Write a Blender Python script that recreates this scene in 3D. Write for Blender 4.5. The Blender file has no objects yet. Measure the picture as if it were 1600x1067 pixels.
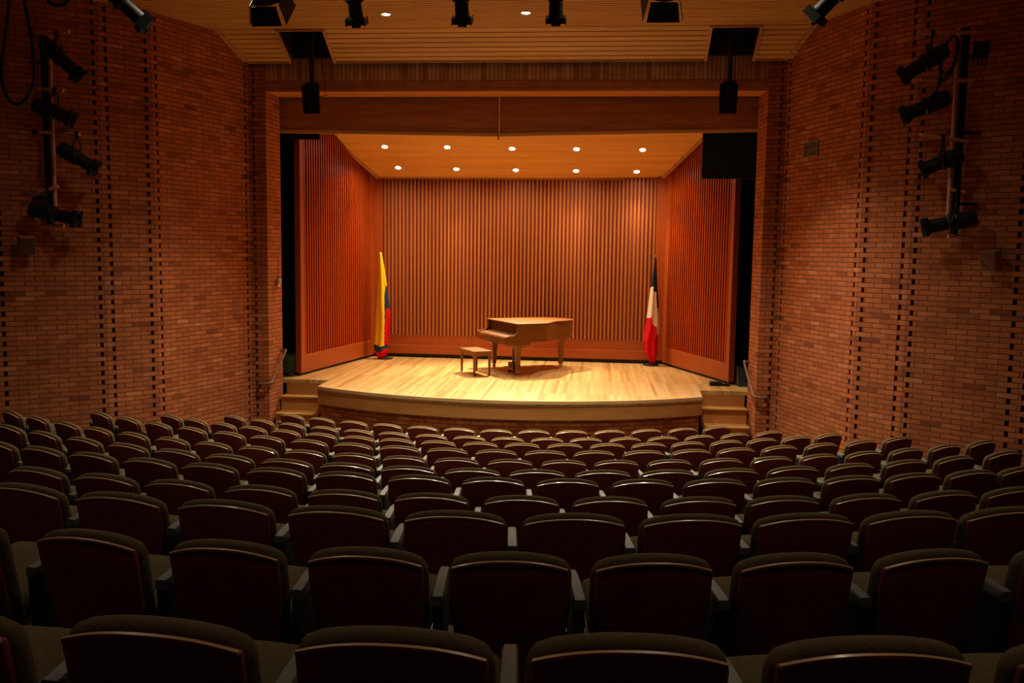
import bpy, bmesh, math, random
from mathutils import Vector, Matrix
random.seed(7)
S = bpy.context.scene
COL = S.collection
PI = math.pi

# ------------------------------------------------------------------ camera, light level
cd = bpy.data.cameras.new('camera'); cam = bpy.data.objects.new('camera', cd); COL.objects.link(cam)
S.camera = cam
CAMPOS = Vector((1.522, 0.0, 3.44)); PITCH, YAW, ROLL, FPX = 0.1003, 0.0925, 0.0136, 1410.0
fw = Vector((-math.sin(YAW)*math.cos(PITCH), math.cos(YAW)*math.cos(PITCH), -math.sin(PITCH)))
r0 = Vector((math.cos(YAW), math.sin(YAW), 0)); u0 = r0.cross(fw)
rt = math.cos(ROLL)*r0 + math.sin(ROLL)*u0; up = -math.sin(ROLL)*r0 + math.cos(ROLL)*u0
m = Matrix((rt, up, -fw)).transposed().to_4x4(); m.translation = CAMPOS
cam.matrix_world = m
cd.sensor_width = 36; cd.lens = FPX/1600*36; cd.clip_start = .05; cd.clip_end = 200

w = bpy.data.worlds.new('world'); S.world = w; w.use_nodes = True
w.node_tree.nodes['Background'].inputs[0].default_value = (1, .8, .6, 1)
w.node_tree.nodes['Background'].inputs[1].default_value = 0.0

S.view_settings.view_transform = 'Standard'
S.view_settings.look = 'None'
S.view_settings.gamma = 1
S.view_settings.use_curve_mapping = False
S.view_settings.exposure = 0.12
S.cycles.use_denoising = True
S.cycles.max_bounces = 8
S.cycles.diffuse_bounces = 5
S.cycles.sample_clamp_indirect = 4
S.cycles.caustics_reflective = False
S.cycles.caustics_refractive = False

# lamp levels (the lamps themselves are made by their fittings below)
WARM = (1.0, .76, .45)
HOUSE = (1.0, .85, .63)
DIM = (1.0, .88, .66)
E_SHELL_FRONT, E_SHELL_BACK, E_HOUSE, E_REAR = 140, 560, 1900, 130

# ------------------------------------------------------------------ helpers
class MB:
    """collects faces, becomes ONE mesh object"""
    def __init__(s): s.v = []; s.f = []; s.uv = []; s.mi = []; s.m = 0
    def face(s, pts, uv=None):
        n = len(s.v); s.v += [Vector(p) for p in pts]; s.f.append(tuple(range(n, n+len(pts)))); s.uv.append(uv); s.mi.append(s.m)
    def raw(s, vs, fs, uvs=None):
        n = len(s.v); s.v += [Vector(p) for p in vs]
        for i, f in enumerate(fs):
            s.f.append(tuple(a+n for a in f)); s.uv.append(uvs[i] if uvs else None); s.mi.append(s.m)
        return s
    def box(s, lo, hi, M=None):
        x0, y0, z0 = lo; x1, y1, z1 = hi
        vs = [Vector(p) for p in ((x0,y0,z0),(x1,y0,z0),(x1,y1,z0),(x0,y1,z0),(x0,y0,z1),(x1,y0,z1),(x1,y1,z1),(x0,y1,z1))]
        if M is not None: vs = [M @ p for p in vs]
        return s.raw(vs, [(0,3,2,1),(4,5,6,7),(0,1,5,4),(1,2,6,5),(2,3,7,6),(3,0,4,7)])
    def hexa(s, b, t):
        """eight-corner solid from a bottom and a top quad (counter-clockwise from above)"""
        return s.raw(list(b)+list(t), [(0,3,2,1),(4,5,6,7),(0,1,5,4),(1,2,6,5),(2,3,7,6),(3,0,4,7)])
    def prism(s, poly, z0, z1, uvf=None):
        a = sum(poly[i][0]*poly[(i+1)%len(poly)][1]-poly[(i+1)%len(poly)][0]*poly[i][1] for i in range(len(poly)))
        if a < 0: poly = poly[::-1]
        n = len(poly)
        vs = [(x,y,z0) for x,y in poly]+[(x,y,z1) for x,y in poly]
        fs = [tuple(range(n-1,-1,-1)), tuple(range(n,2*n))]+[(i,(i+1)%n,(i+1)%n+n,i+n) for i in range(n)]
        uvs = [[uvf(Vector(vs[k])) for k in f] for f in fs] if uvf else None
        return s.raw(vs, fs, uvs)
    def tube(s, pts, r, n=10, cap=True):
        pts = [Vector(p) for p in pts]; R = r if isinstance(r, (list, tuple)) else [r]*len(pts)
        t = (pts[1]-pts[0]).normalized(); a = t.orthogonal().normalized(); vs = []; fs = []
        for i, p in enumerate(pts):
            if i == 0: d = pts[1]-pts[0]
            elif i == len(pts)-1: d = pts[-1]-pts[-2]
            else: d = (pts[i+1]-p).normalized()+(p-pts[i-1]).normalized()
            d = d.normalized(); a = (a-d*a.dot(d)).normalized(); b = d.cross(a)
            for k in range(n):
                q = 2*PI*k/n; vs.append(p+(a*math.cos(q)+b*math.sin(q))*R[i])
        for i in range(len(pts)-1):
            for k in range(n):
                fs.append((i*n+k, i*n+(k+1)%n, (i+1)*n+(k+1)%n, (i+1)*n+k))
        if cap: fs += [tuple(range(n-1,-1,-1)), tuple(range((len(pts)-1)*n, len(pts)*n))]
        return s.raw(vs, fs)
    def lathe(s, prof, M, n=24, cap=True):
        """profile of (radius, height) turned about local z, then moved by M"""
        vs = []; fs = []
        for r, h in prof:
            for k in range(n):
                q = 2*PI*k/n; vs.append(M @ Vector((r*math.cos(q), r*math.sin(q), h)))
        for i in range(len(prof)-1):
            for k in range(n): fs.append((i*n+k, i*n+(k+1)%n, (i+1)*n+(k+1)%n, (i+1)*n+k))
        if cap: fs += [tuple(range(n-1,-1,-1)), tuple(range((len(prof)-1)*n, len(prof)*n))]
        return s.raw(vs, fs)
    def build(s, name, mats, parent=None, world=False, smooth=False, uvf=None, bevel=0, off=None):
        me = bpy.data.meshes.new(name)
        o0 = Vector((0,0,0))
        if world and parent is not None:
            p = parent
            while p.parent: p = p.parent
            o0 = p.location
        if off is not None: o0 = Vector(off)
        me.from_pydata([tuple(p-o0) for p in s.v], [], s.f); me.update()
        for mt in (mats if isinstance(mats, (list, tuple)) else [mats]): me.materials.append(mt)
        if uvf or any(u is not None for u in s.uv):
            ul = me.uv_layers.new(name='UVMap')
            for p, u in zip(me.polygons, s.uv):
                for k, li in enumerate(p.loop_indices):
                    q = u[k] if u is not None else (uvf(s.v[me.loops[li].vertex_index]) if uvf else (0, 0))
                    ul.data[li].uv = q
        for p, k in zip(me.polygons, s.mi): p.material_index = k
        bm = bmesh.new(); bm.from_mesh(me)
        if smooth: bmesh.ops.remove_doubles(bm, verts=bm.verts, dist=1e-5)
        bmesh.ops.recalc_face_normals(bm, faces=bm.faces); bm.to_mesh(me); bm.free()
        if smooth:
            for p in me.polygons: p.use_smooth = True
        o = bpy.data.objects.new(name, me); COL.objects.link(o)
        if smooth:
            es = o.modifiers.new('split', 'EDGE_SPLIT'); es.split_angle = math.radians(38)
        if bevel:
            bv = o.modifiers.new('bevel', 'BEVEL'); bv.width = bevel; bv.segments = 2; bv.limit_method = 'ANGLE'
        if parent is not None: o.parent = parent
        elif off is not None: o.location = o0
        return o

def tag(o, label, cat, group=None):
    o['label'] = label; o['category'] = cat
    if group: o['group'] = group
    return o
def thing(name, label, cat, loc=(0,0,0), rz=0, group=None):
    o = bpy.data.objects.new(name, None); COL.objects.link(o); o.empty_display_size = .1
    o.location = loc; o.rotation_euler = (0,0,rz); return tag(o, label, cat, group)
def struct(o): o['kind'] = 'structure'; return o
def frame(origin, zdir, xhint=(0,0,1)):
    z = Vector(zdir).normalized(); x = Vector(xhint); x = (x-z*x.dot(z))
    if x.length < 1e-4: x = z.orthogonal()
    x.normalize(); y = z.cross(x)
    M = Matrix((x, y, z)).transposed().to_4x4(); M.translation = Vector(origin); return M
def lerp(a, b, t): return a+(b-a)*t
def interp(x, tab):
    if x <= tab[0][0]: return tab[0][1]
    for (a, u), (b, v) in zip(tab, tab[1:]):
        if x <= b: return lerp(u, v, (x-a)/(b-a))
    return tab[-1][1]

# ------------------------------------------------------------------ materials
def new_mat(name):
    mt = bpy.data.materials.new(name); mt.use_nodes = True
    nt = mt.node_tree; b = nt.nodes['Principled BSDF']; return mt, nt, b
def N(nt, t, **kw):
    n = nt.nodes.new(t)
    for k, v in kw.items(): setattr(n, k, v)
    return n
def ramp(nt, stops, fac):
    r = N(nt, 'ShaderNodeValToRGB'); e = r.color_ramp.elements
    while len(e) < len(stops): e.new(.5)
    for k, (p, c) in zip(e, stops): k.position = p; k.color = (*c, 1)
    nt.links.new(fac, r.inputs[0]); return r.outputs[0]
def plain(name, c, rough=.5, metal=0, noise=.15, scale=30, spec=.5, bump=0):
    mt, nt, b = new_mat(name)
    tc = N(nt, 'ShaderNodeTexCoord'); no = N(nt, 'ShaderNodeTexNoise'); no.inputs['Scale'].default_value = scale
    no.inputs['Detail'].default_value = 4
    nt.links.new(tc.outputs['Object'], no.inputs['Vector'])
    a = tuple(x*(1-noise) for x in c); d = tuple(min(1, x*(1+noise)) for x in c)
    nt.links.new(ramp(nt, [(.3, a), (.7, d)], no.outputs['Fac']), b.inputs['Base Color'])
    b.inputs['Roughness'].default_value = rough; b.inputs['Metallic'].default_value = metal
    b.inputs['Specular IOR Level'].default_value = spec
    if bump:
        bp = N(nt, 'ShaderNodeBump'); bp.inputs['Strength'].default_value = bump; bp.inputs['Distance'].default_value = .002
        nt.links.new(no.outputs['Fac'], bp.inputs['Height']); nt.links.new(bp.outputs[0], b.inputs['Normal'])
    return mt
def wood(name, stops, axis='X', scale=7, rough=.45, spec=.5, coat=0):
    """grain stretched along one object axis"""
    mt, nt, b = new_mat(name)
    tc = N(nt, 'ShaderNodeTexCoord'); mp = N(nt, 'ShaderNodeMapping')
    sc = {'X': (.06, 1, 1), 'Y': (1, .06, 1), 'Z': (1, 1, .06)}[axis]
    mp.inputs['Scale'].default_value = sc
    no = N(nt, 'ShaderNodeTexNoise'); no.inputs['Scale'].default_value = scale; no.inputs['Detail'].default_value = 7
    no.inputs['Roughness'].default_value = .65
    nt.links.new(tc.outputs['Object'], mp.inputs[0]); nt.links.new(mp.outputs[0], no.inputs['Vector'])
    nt.links.new(ramp(nt, stops, no.outputs['Fac']), b.inputs['Base Color'])
    b.inputs['Roughness'].default_value = rough; b.inputs['Specular IOR Level'].default_value = spec
    if coat: b.inputs['Coat Weight'].default_value = coat; b.inputs['Coat Roughness'].default_value = .15
    return mt
def bricks(name, stops, mortar, bw=.262, rh=.071, ms=.007, rough=.85, bump=.6, grain=.25, spec=.3, offset=.5, freq=2, noise_scale=4, coat=0):
    mt, nt, b = new_mat(name)
    uv = N(nt, 'ShaderNodeUVMap')
    br = N(nt, 'ShaderNodeTexBrick'); br.offset = offset; br.offset_frequency = freq
    for k, v in (('Color1', (0,0,0,1)), ('Color2', (1,1,1,1)), ('Mortar', (.5,.5,.5,1)), ('Scale', 1.0), ('Mortar Size', ms), ('Mortar Smooth', .25), ('Bias', 0.0), ('Brick Width', bw), ('Row Height', rh)):
        br.inputs[k].default_value = v
    nt.links.new(uv.outputs[0], br.inputs['Vector'])
    cr = ramp(nt, stops, br.outputs['Color'])
    tc = N(nt, 'ShaderNodeTexCoord'); no = N(nt, 'ShaderNodeTexNoise'); no.inputs['Scale'].default_value = noise_scale; no.inputs['Detail'].default_value = 8
    nt.links.new(tc.outputs['Object'], no.inputs['Vector'])
    g = ramp(nt, [(.3, (1-grain,)*3), (.7, (1+grain*.4,)*3)], no.outputs['Fac'])
    mx = N(nt, 'ShaderNodeMix', data_type='RGBA', blend_type='MULTIPLY'); mx.inputs['Factor'].default_value = 1
    nt.links.new(cr, mx.inputs['A']); nt.links.new(g, mx.inputs['B'])
    m2 = N(nt, 'ShaderNodeMix', data_type='RGBA'); nt.links.new(br.outputs['Fac'], m2.inputs['Factor'])
    nt.links.new(mx.outputs['Result'], m2.inputs['A']); m2.inputs['B'].default_value = (*mortar, 1)
    nt.links.new(m2.outputs['Result'], b.inputs['Base Color'])
    b.inputs['Roughness'].default_value = rough; b.inputs['Specular IOR Level'].default_value = spec
    if coat: b.inputs['Coat Weight'].default_value = coat; b.inputs['Coat Roughness'].default_value = .2
    if bump:
        inv = N(nt, 'ShaderNodeMath', operation='SUBTRACT'); inv.inputs[0].default_value = 1; nt.links.new(br.outputs['Fac'], inv.inputs[1])
        bp = N(nt, 'ShaderNodeBump'); bp.inputs['Strength'].default_value = bump; bp.inputs['Distance'].default_value = .008
        nt.links.new(inv.outputs[0], bp.inputs['Height']); nt.links.new(bp.outputs[0], b.inputs['Normal'])
    return mt
def emit(name, c, st):
    mt, nt, b = new_mat(name); b.inputs['Base Color'].default_value = (*c, 1)
    b.inputs['Emission Color'].default_value = (*c, 1); b.inputs['Emission Strength'].default_value = st; return mt

BR = [(0, (.24,.058,.018)), (.08, (.41,.113,.034)), (.5, (.46,.132,.040)), (.92, (.505,.154,.049)), (1, (.57,.21,.083))]
M_brick = bricks('brick', BR, (.15,.045,.016))
M_lintel = bricks('lintel_brick', [(0,(.42,.16,.06)),(1,(.52,.21,.085))], (.3,.11,.045), bw=.6, rh=.071, ms=.003)
M_soffit = wood('soffit_wood', [(.3,(.50,.17,.04)),(.7,(.66,.25,.07))], 'X', 8)
M_stage = bricks('stage_boards', [(0,(.44,.24,.075)),(.15,(.56,.33,.118)),(.6,(.64,.395,.155)),(1,(.71,.465,.205))], (.36,.20,.07), bw=1.6, rh=.058, ms=.0012, rough=.30, bump=.1, grain=.18, spec=.5, offset=.37, freq=1, noise_scale=9, coat=.1)
M_edge = wood('stage_edge_wood', [(.3,(.50,.30,.12)),(.7,(.66,.43,.20))], 'X', 8, rough=.3)
M_fascia = wood('fascia_wood', [(.3,(.39,.16,.036)),(.7,(.50,.222,.056))], 'X', 6, rough=.45)
M_step = wood('step_wood', [(.3,(.38,.17,.042)),(.7,(.48,.235,.066))], 'X', 6, rough=.4)
M_ceil = wood('ceiling_slat_wood', [(.25,(.52,.27,.095)),(.75,(.72,.42,.18))], 'X', 5, rough=.55)
M_gapshade = plain('ceiling_gap_shade', (.05,.022,.01), .9)  # dark colour stands in for shade between the ceiling slats
M_mould = wood('moulding_wood', [(.3,(.46,.23,.08)),(.7,(.58,.31,.12))], 'X', 6)
M_shellceil = wood('shell_ceiling_wood', [(.25,(.62,.30,.07)),(.5,(.76,.41,.115)),(.75,(.88,.53,.18))], 'X', 5, rough=.5)
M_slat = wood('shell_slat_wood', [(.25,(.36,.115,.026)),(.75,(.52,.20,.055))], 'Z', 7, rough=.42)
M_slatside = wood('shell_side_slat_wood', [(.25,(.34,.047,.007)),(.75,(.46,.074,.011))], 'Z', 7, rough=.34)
M_back = wood('shell_backing_wood', [(.25,(.21,.026,.005)),(.75,(.28,.038,.007))], 'Z', 7, rough=.6)
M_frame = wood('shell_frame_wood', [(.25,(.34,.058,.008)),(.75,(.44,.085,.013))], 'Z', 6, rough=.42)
M_rail = wood('shell_rail_wood', [(.25,(.32,.060,.010)),(.75,(.42,.088,.015))], 'X', 6, rough=.42)
M_valance = wood('valance_wood', [(.25,(.28,.115,.05)),(.5,(.42,.18,.08)),(.75,(.56,.26,.12))], 'X', 14, rough=.75, spec=.2)
M_valedge = wood('valance_edge_wood', [(.3,(.62,.36,.13)),(.7,(.74,.46,.18))], 'X', 8)
M_black = plain('black_paint', (.012,.012,.012), .6)
M_drape = plain('black_drape', (.006,.006,.007), .95)
M_metalblk = plain('black_metal', (.009,.010,.009), .5, spec=.35)
M_grille = plain('speaker_grille', (.006,.006,.006), .9, spec=.1)
M_spkbox = plain('speaker_box', (.010,.011,.009), .7, spec=.2)
M_arm = wood('arm_pipe_paint', [(.3,(.68,.30,.15)),(.7,(.76,.36,.19))], 'X', 6, rough=.5)
M_cable = plain('cable_rubber', (.012,.012,.012), .6)
M_steel = plain('clamp_steel', (.35,.33,.28), .4, metal=.8)
M_lens = plain('lens_glass', (.02,.02,.025), .08, spec=.8)
M_carpet = plain('carpet', (.030,.014,.010), .95, noise=.4, scale=60, bump=.5)
M_pad = plain('seat_fabric', (.135,.095,.044), .95, noise=.25, scale=160, spec=.1, bump=.4)
M_seatshell = wood('seat_back_wood', [(.25,(.21,.040,.030)),(.75,(.27,.055,.041))], 'Z', 9, rough=.55, spec=.3)
M_seattrim = wood('seat_trim_wood', [(.3,(.50,.27,.11)),(.7,(.62,.36,.16))], 'X', 9, rough=.36, coat=.12)
M_armrest = plain('armrest_plastic', (.125,.12,.095), .5, noise=.1)
M_piano = wood('piano_walnut', [(.25,(.11,.034,.004)),(.5,(.16,.055,.006)),(.75,(.22,.082,.009))], 'X', 8, rough=.5, spec=.3)
M_pianoleg = wood('piano_leg_walnut', [(.25,(.20,.078,.014)),(.75,(.28,.115,.022))], 'Z', 8, rough=.5, spec=.3)
M_pianodk = wood('piano_dark_walnut', [(.25,(.10,.034,.006)),(.75,(.15,.055,.010))], 'Y', 8, rough=.5, spec=.3)
M_bench = wood('bench_walnut', [(.25,(.17,.062,.016)),(.75,(.25,.095,.026))], 'Y', 8, rough=.5, spec=.3)
M_brass = plain('brass', (.6,.42,.16), .35, metal=.9)
M_yellow = plain('yellow_cloth', (.80,.56,.01), .8, noise=.05, spec=.1)
M_blue = plain('blue_cloth', (.022,.045,.10), .8, noise=.1, spec=.1)
M_red = plain('red_cloth', (.60,.008,.018), .8, noise=.06, spec=.1)
M_white = plain('cream_cloth', (.70,.58,.44), .85, noise=.05, spec=.1)
M_navy = plain('navy_cloth', (.012,.022,.04), .85, noise=.1, spec=.1)
M_pole = wood('flag_pole_wood', [(.3,(.10,.05,.02)),(.7,(.16,.08,.03))], 'Z', 8)
M_handrail = plain('handrail_paint', (.20,.10,.06), .4, noise=.08)
M_vent = plain('vent_metal', (.20,.17,.12), .5, noise=.1)
M_ventslot = plain('vent_slot', (.10,.085,.06), .7)
M_wallspk = wood('wall_speaker_wood', [(.3,(.36,.14,.06)),(.7,(.46,.19,.085))], 'Z', 8)
M_wallspkface = plain('wall_speaker_face', (.075,.018,.022), .7)
M_wallspkfaceR = plain('wall_speaker_cloth', (.17,.065,.035), .7)
M_green = plain('green_box_paint', (.07,.13,.06), .7)
M_bluebox = plain('blue_box_paint', (.03,.042,.055), .7)
M_switch = plain('switch_box_metal', (.42,.36,.22), .5, metal=.3)
M_yellowlab = plain('yellow_label', (.7,.50,.16), .6)
M_trimring = plain('lamp_ring_metal', (.55,.50,.40), .35, metal=.5)
M_lampwarm = emit('lamp_glow_warm', (1.0,.88,.66), 24)
M_lamphouse = emit('lamp_glow_house', (1.0,.92,.78), 24)
# ------------------------------------------------------------------ the hall
RH = .071                                     # one brick course
STAGE = 1.0; CEIL = 6.97; FLOOR0 = -.05
WPTS = [(4.206,16.05), (4.262,15.50), (4.56,15.47), (5.266,13.43), (5.759,12.854), (6.883,11.944), (8.35,10.75), (8.8,9.0), (8.8,-3.0)]
TOOTH = {2, 3, 4, 5}                          # corners with interlocking bricks
def halfwidth(y):
    t = [(p[1], p[0]) for p in WPTS[1:]][::-1]
    return interp(y, t)
def side_wall(name, sx):
    mb = MB(); s0 = 0.0
    W = [Vector((sx*x, y)) for x, y in WPTS]
    zt = 7.15; zb = -.35
    for i in range(len(W)-1):
        a, b = W[i], W[i+1]; d = (b-a); L = d.length; d.normalize()
        n = Vector((-d.y, d.x)) if sx < 0 else Vector((d.y, -d.x))
        if n.x*sx < 0: n = -n                 # away from the hall
        def uvf(p, a=a, d=d, s0=s0): return (s0+(Vector((p.x, p.y))-a).dot(d), p.z)
        def slab(t0, t1, o0, o1, z0, z1):
            P = [a+d*t0+n*o0, a+d*t1+n*o0, a+d*t1+n*o1, a+d*t0+n*o1]
            mb.prism([tuple(p) for p in P], z0, z1, uvf)
        g0 = .11 if i in TOOTH else 0; g1 = .11 if i+1 in TOOTH else 0
        slab(-.03 if g0 else 0, L+(.03 if g1 else 0), .09, .26, zb, zt)      # backing
        slab(g0, L-g1, 0, .09, zb, zt)                                          # face bricks
        for g, at, sg in ((g0, 0, 1), (g1, L, -1)):
            if not g: continue
            t = sorted((at, at+sg*.062)); slab(t[0], t[1], 0, .09, zb, zt)
            t = sorted((at+sg*.062, at+sg*.11)); ph = 0 if sg > 0 else 1
            k = -5
            while k*RH < zt:
                if (k+ph) % 2 == 0: slab(t[0], t[1], 0, .09, k*RH, min(zt, (k+1)*RH))
                k += 1
        s0 += L
    return struct(mb.build(name, M_brick))
side_wall('wall_left', -1); side_wall('wall_right', 1)

# wall over the stage opening: flat lintel bricks, then a soldier course on end
mb = MB()
mb.box((-4.45,15.58,6.145), (4.45,16.03,7.15))
wf = MB(); u_flat = lambda p: (p.x, p.z); u_sold = lambda p: (p.z-6.295+.0005, p.x)
def front_band(mb, z0, z1, y, uvf):
    vs = [(-4.30,y,z0),(4.30,y,z0),(4.30,15.60,z0),(-4.30,15.60,z0),(-4.30,y,z1),(4.30,y,z1),(4.30,15.60,z1),(-4.30,15.60,z1)]
    fs = [(0,3,2,1),(4,5,6,7),(0,1,5,4),(1,2,6,5),(2,3,7,6),(3,0,4,7)]
    mb.raw(vs, fs, [[uvf(Vector(vs[k])) for k in f] for f in fs])
for z in (6.145,):
    wf.m = 1; front_band(wf, 6.145, 6.29, 15.50, u_flat)
wf.m = 0; front_band(wf, 6.293, 6.645, 15.505, u_sold)
wf.m = 0; front_band(wf, 6.648, 7.15, 15.50, u_flat)
M_soldier = bricks('soldier_bricks', [(0,(.38,.17,.08)),(.15,(.56,.29,.15)),(.6,(.66,.37,.21)),(1,(.74,.46,.29))], (.26,.12,.06), bw=.36, rh=.071, offset=0)
for v, f in ((mb.v, mb.f),): wf.raw(v, f, [[(v[k].x, v[k].z) for k in ff] for ff in f])
struct(wf.build('wall_front', [M_soldier, M_lintel]))
mb = MB(); mb.box((-4.26,15.51,6.115), (4.26,16.05,6.145)); struct(mb.build('trim_1', M_soffit))

# rear wall and stage house (black)
mb = MB(); mb.box((-9.06,-3.25,-.35), (9.06,-3.0,7.15)); struct(mb.build('wall_rear', M_brick, uvf=lambda p: (p.x, p.z)))
mb = MB(); mb.box((-6.6,22.0,.9), (6.6,22.2,7.6)); struct(mb.build('wall_backstage', M_black))
for nm, sx in (('wall_wing_left', -1), ('wall_wing_right', 1)):
    mb = MB(); mb.box((sx*6.6-.1,16.3,.9), (sx*6.6+.1,22.0,7.6)); struct(mb.build(nm, M_black))
for nm, sx in (('wall_return_left', -1), ('wall_return_right', 1)):
    mb = MB(); mb.box((min(sx*4.46,sx*6.7),16.06,.9), (max(sx*4.46,sx*6.7),16.3,7.6)); struct(mb.build(nm, M_black))
mb = MB(); mb.box((-6.7,16.04,7.45), (6.7,22.2,7.6)); struct(mb.build('ceiling_backstage', M_black))

# auditorium floor in curved tiers
ROWS = {
 0:(1.821,[0.037,-0.04,1.699],[0.104,0.616,1.122,1.608,2.104,2.596]),
 1:(1.6,[0.06,-0.085,2.853],[-0.806,-0.238,0.28,0.776,1.261,1.738,2.217,2.701,3.21]),
 2:(1.404,[0.049,-0.053,3.956],[-1.317,-0.764,-0.211,0.343,0.9,1.45,1.991,2.52,3.035,3.523]),
 3:(1.168,[0.045,-0.03,5.079],[-2.051,-1.531,-1.013,-0.476,0.051,0.582,1.116,1.64,2.166,2.673,3.19,3.698,4.175]),
 4:(0.975,[0.045,-0.025,6.243],[-3.409,-2.912,-2.406,-1.877,-1.355,-0.813,-0.275,0.275,0.818,1.355,1.897,2.423,2.944,3.458,3.951,4.439,4.887]),
 5:(0.756,[0.052,-0.021,7.382],[-4.43,-3.915,-3.37,-2.823,-2.273,-1.714,-1.153,-0.599,-0.044,0.511,1.065,1.624,2.181,2.737,3.292,3.833,4.375,4.907,5.464]),
 6:(0.587,[0.052,-0.011,8.462],[-5.501,-4.989,-4.467,-3.966,-3.452,-2.924,-2.407,-1.878,-1.352,-0.833,-0.315,0.208,0.733,1.254,1.766,2.288,2.809,3.328,3.837,4.339,4.834,5.319,5.808]),
 7:(0.423,[0.056,-0.013,9.61],[-4.912,-4.391,-3.871,-3.331,-2.785,-2.261,-1.712,-1.173,-0.622,-0.078,0.469,1.011,1.552,2.099,2.632,3.154,3.673,4.196,4.715,5.217]),
 8:(0.26,[0.058,-0.001,10.724],[-4.348,-3.902,-3.423,-2.944,-2.446,-1.934,-1.418,-0.914,-0.377,0.15,0.665,1.191,1.714,2.226,2.724,3.221,3.699,4.172,4.632]),
 9:(0.084,[0.062,-0.001,11.899],[-3.855,-3.341,-2.827,-2.291,-1.761,-1.229,-0.689,-0.155,0.374,0.911,1.438,1.976,2.5,3.021,3.539,4.049]),
 10:(-0.046,[0.066,0.005,13.054],[-3.292,-2.737,-2.172,-1.614,-1.043,-0.475,0.089,0.652,1.215,1.781,2.34,2.902,3.444]),
}
mb = MB(); NX = 36
def edge(a, c):                                # a curved tier edge, clipped to the side walls
    P = []
    for i in range(NX+1):
        s = -1+2*i/NX; x = 0
        for _ in range(30): x = .5*x+.5*s*(halfwidth(a+c*x*x)-.01)
        P.append((x, a+c*x*x))
    return P
E = [[(-8.79+17.58*i/NX, -2.99) for i in range(NX+1)]]
zs = [ROWS[0][0]]
for k in range(1, 11):
    E.append(edge(ROWS[k][1][2]-.66, .052)); zs.append(ROWS[k][0])
def ahead(x): return (interp(abs(x), [(0,14.7),(1.31,14.9),(2.3,15.2),(3.33,15.55),(3.36,15.55),(4.58,15.40)]))
E.append([(-4.57+9.14*i/NX, ahead(-4.57+9.14*i/NX)) for i in range(NX+1)])
for k in range(11):
    z = zs[k]
    for i in range(NX):
        a0, a1, b0, b1 = E[k][i], E[k][i+1], E[k+1][i], E[k+1][i+1]
        mb.face([(*a0,z),(*a1,z),(*b1,z),(*b0,z)])
        if k < 10: mb.face([(*b0,z),(*b1,z),(*b1,zs[k+1]),(*b0,zs[k+1])])
struct(mb.build('floor', M_carpet))

# ceiling: flat slatted part, sloped slatted part with two openings
mb = MB(); mb.m = 1
mb.box((-9.0,-3.2,CEIL+.03), (9.0,14.70,CEIL+.1))
mb.m = 0
y = 7.0
while y < 14.66:
    y1 = min(y+.090, 14.68); h0, h1 = halfwidth(y)-.005, halfwidth(y1)-.005
    mb.hexa([(-h0,y,CEIL),(h0,y,CEIL),(h1,y1,CEIL),(-h1,y1,CEIL)], [(-h0,y,CEIL+.004),(h0,y,CEIL+.004),(h1,y1,CEIL+.004),(-h1,y1,CEIL+.004)])
    mb.m = 1; mb.hexa([(-h0,y+.006,CEIL+.0041),(h0,y+.006,CEIL+.0041),(h1,y1-.006,CEIL+.0041),(-h1,y1-.006,CEIL+.0041)], [(-h0,y+.006,CEIL+.0299),(h0,y+.006,CEIL+.0299),(h1,y1-.006,CEIL+.0299),(-h1,y1-.006,CEIL+.0299)]); mb.m = 0  # dark-coloured rib, so each gap reads as a shadow line
    y += .112
mb.box((-8.75,-2.98,CEIL), (8.75,6.99,CEIL+.029))
YA, ZA, YB, ZB = 14.69, CEIL, 15.36, 6.585
SEG = [(None,-3.76), (-2.98,3.21), (3.98,None)]
def slope_pt(t): return lerp(YA, YB, t), lerp(ZA, ZB, t)
nrm = Vector((0, -(ZA-ZB), -(YB-YA))).normalized()   # down and towards the audience
for x0, x1 in SEG:
    for k in range(7):
        t0, t1 = k/7+.012, (k+1)/7-.012
        (ya, za), (yb, zb) = slope_pt(t0), slope_pt(t1)
        xs = [x0 if x0 is not None else -(halfwidth(ya)-.005), x1 if x1 is not None else halfwidth(ya)-.005,
              x1 if x1 is not None else halfwidth(yb)-.005, x0 if x0 is not None else -(halfwidth(yb)-.005)]
        b = [(xs[0],ya,za),(xs[1],ya,za),(xs[2],yb,zb),(xs[3],yb,zb)]
        t = [tuple(Vector(p)-nrm*.02) for p in b]; mb.hexa(b, t)
    xs = [x0 if x0 is not None else -4.76, x1 if x1 is not None else 4.76, x1 if x1 is not None else 4.5, x0 if x0 is not None else -4.5]
    mb.m = 1
    b = [Vector(p)-nrm*.021 for p in ((xs[0],YA,ZA),(xs[1],YA,ZA),(xs[2],YB,ZB),(xs[3],YB,ZB))]
    mb.hexa(b, [p-nrm*.05 for p in b]); mb.m = 0
struct(mb.build('ceiling', [M_ceil, M_gapshade]))
# black recesses above the two openings
for nm, x0, x1 in (('ceiling_recess_left', -3.76, -2.98), ('ceiling_recess_right', 3.21, 3.98)):
    mb = MB()
    for lo, hi in (((x0-.06,14.62,7.0),(x0-.01,15.5,7.7)), ((x1+.01,14.62,7.0),(x1+.06,15.5,7.7)), ((x0-.06,14.58,7.08),(x1+.06,14.63,7.7)), ((x0-.06,14.6,7.65),(x1+.06,15.5,7.7)), ((x0,15.44,6.68),(x1,15.495,7.7))):
        mb.box(lo, hi)
    struct(mb.build(nm, M_black))
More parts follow.
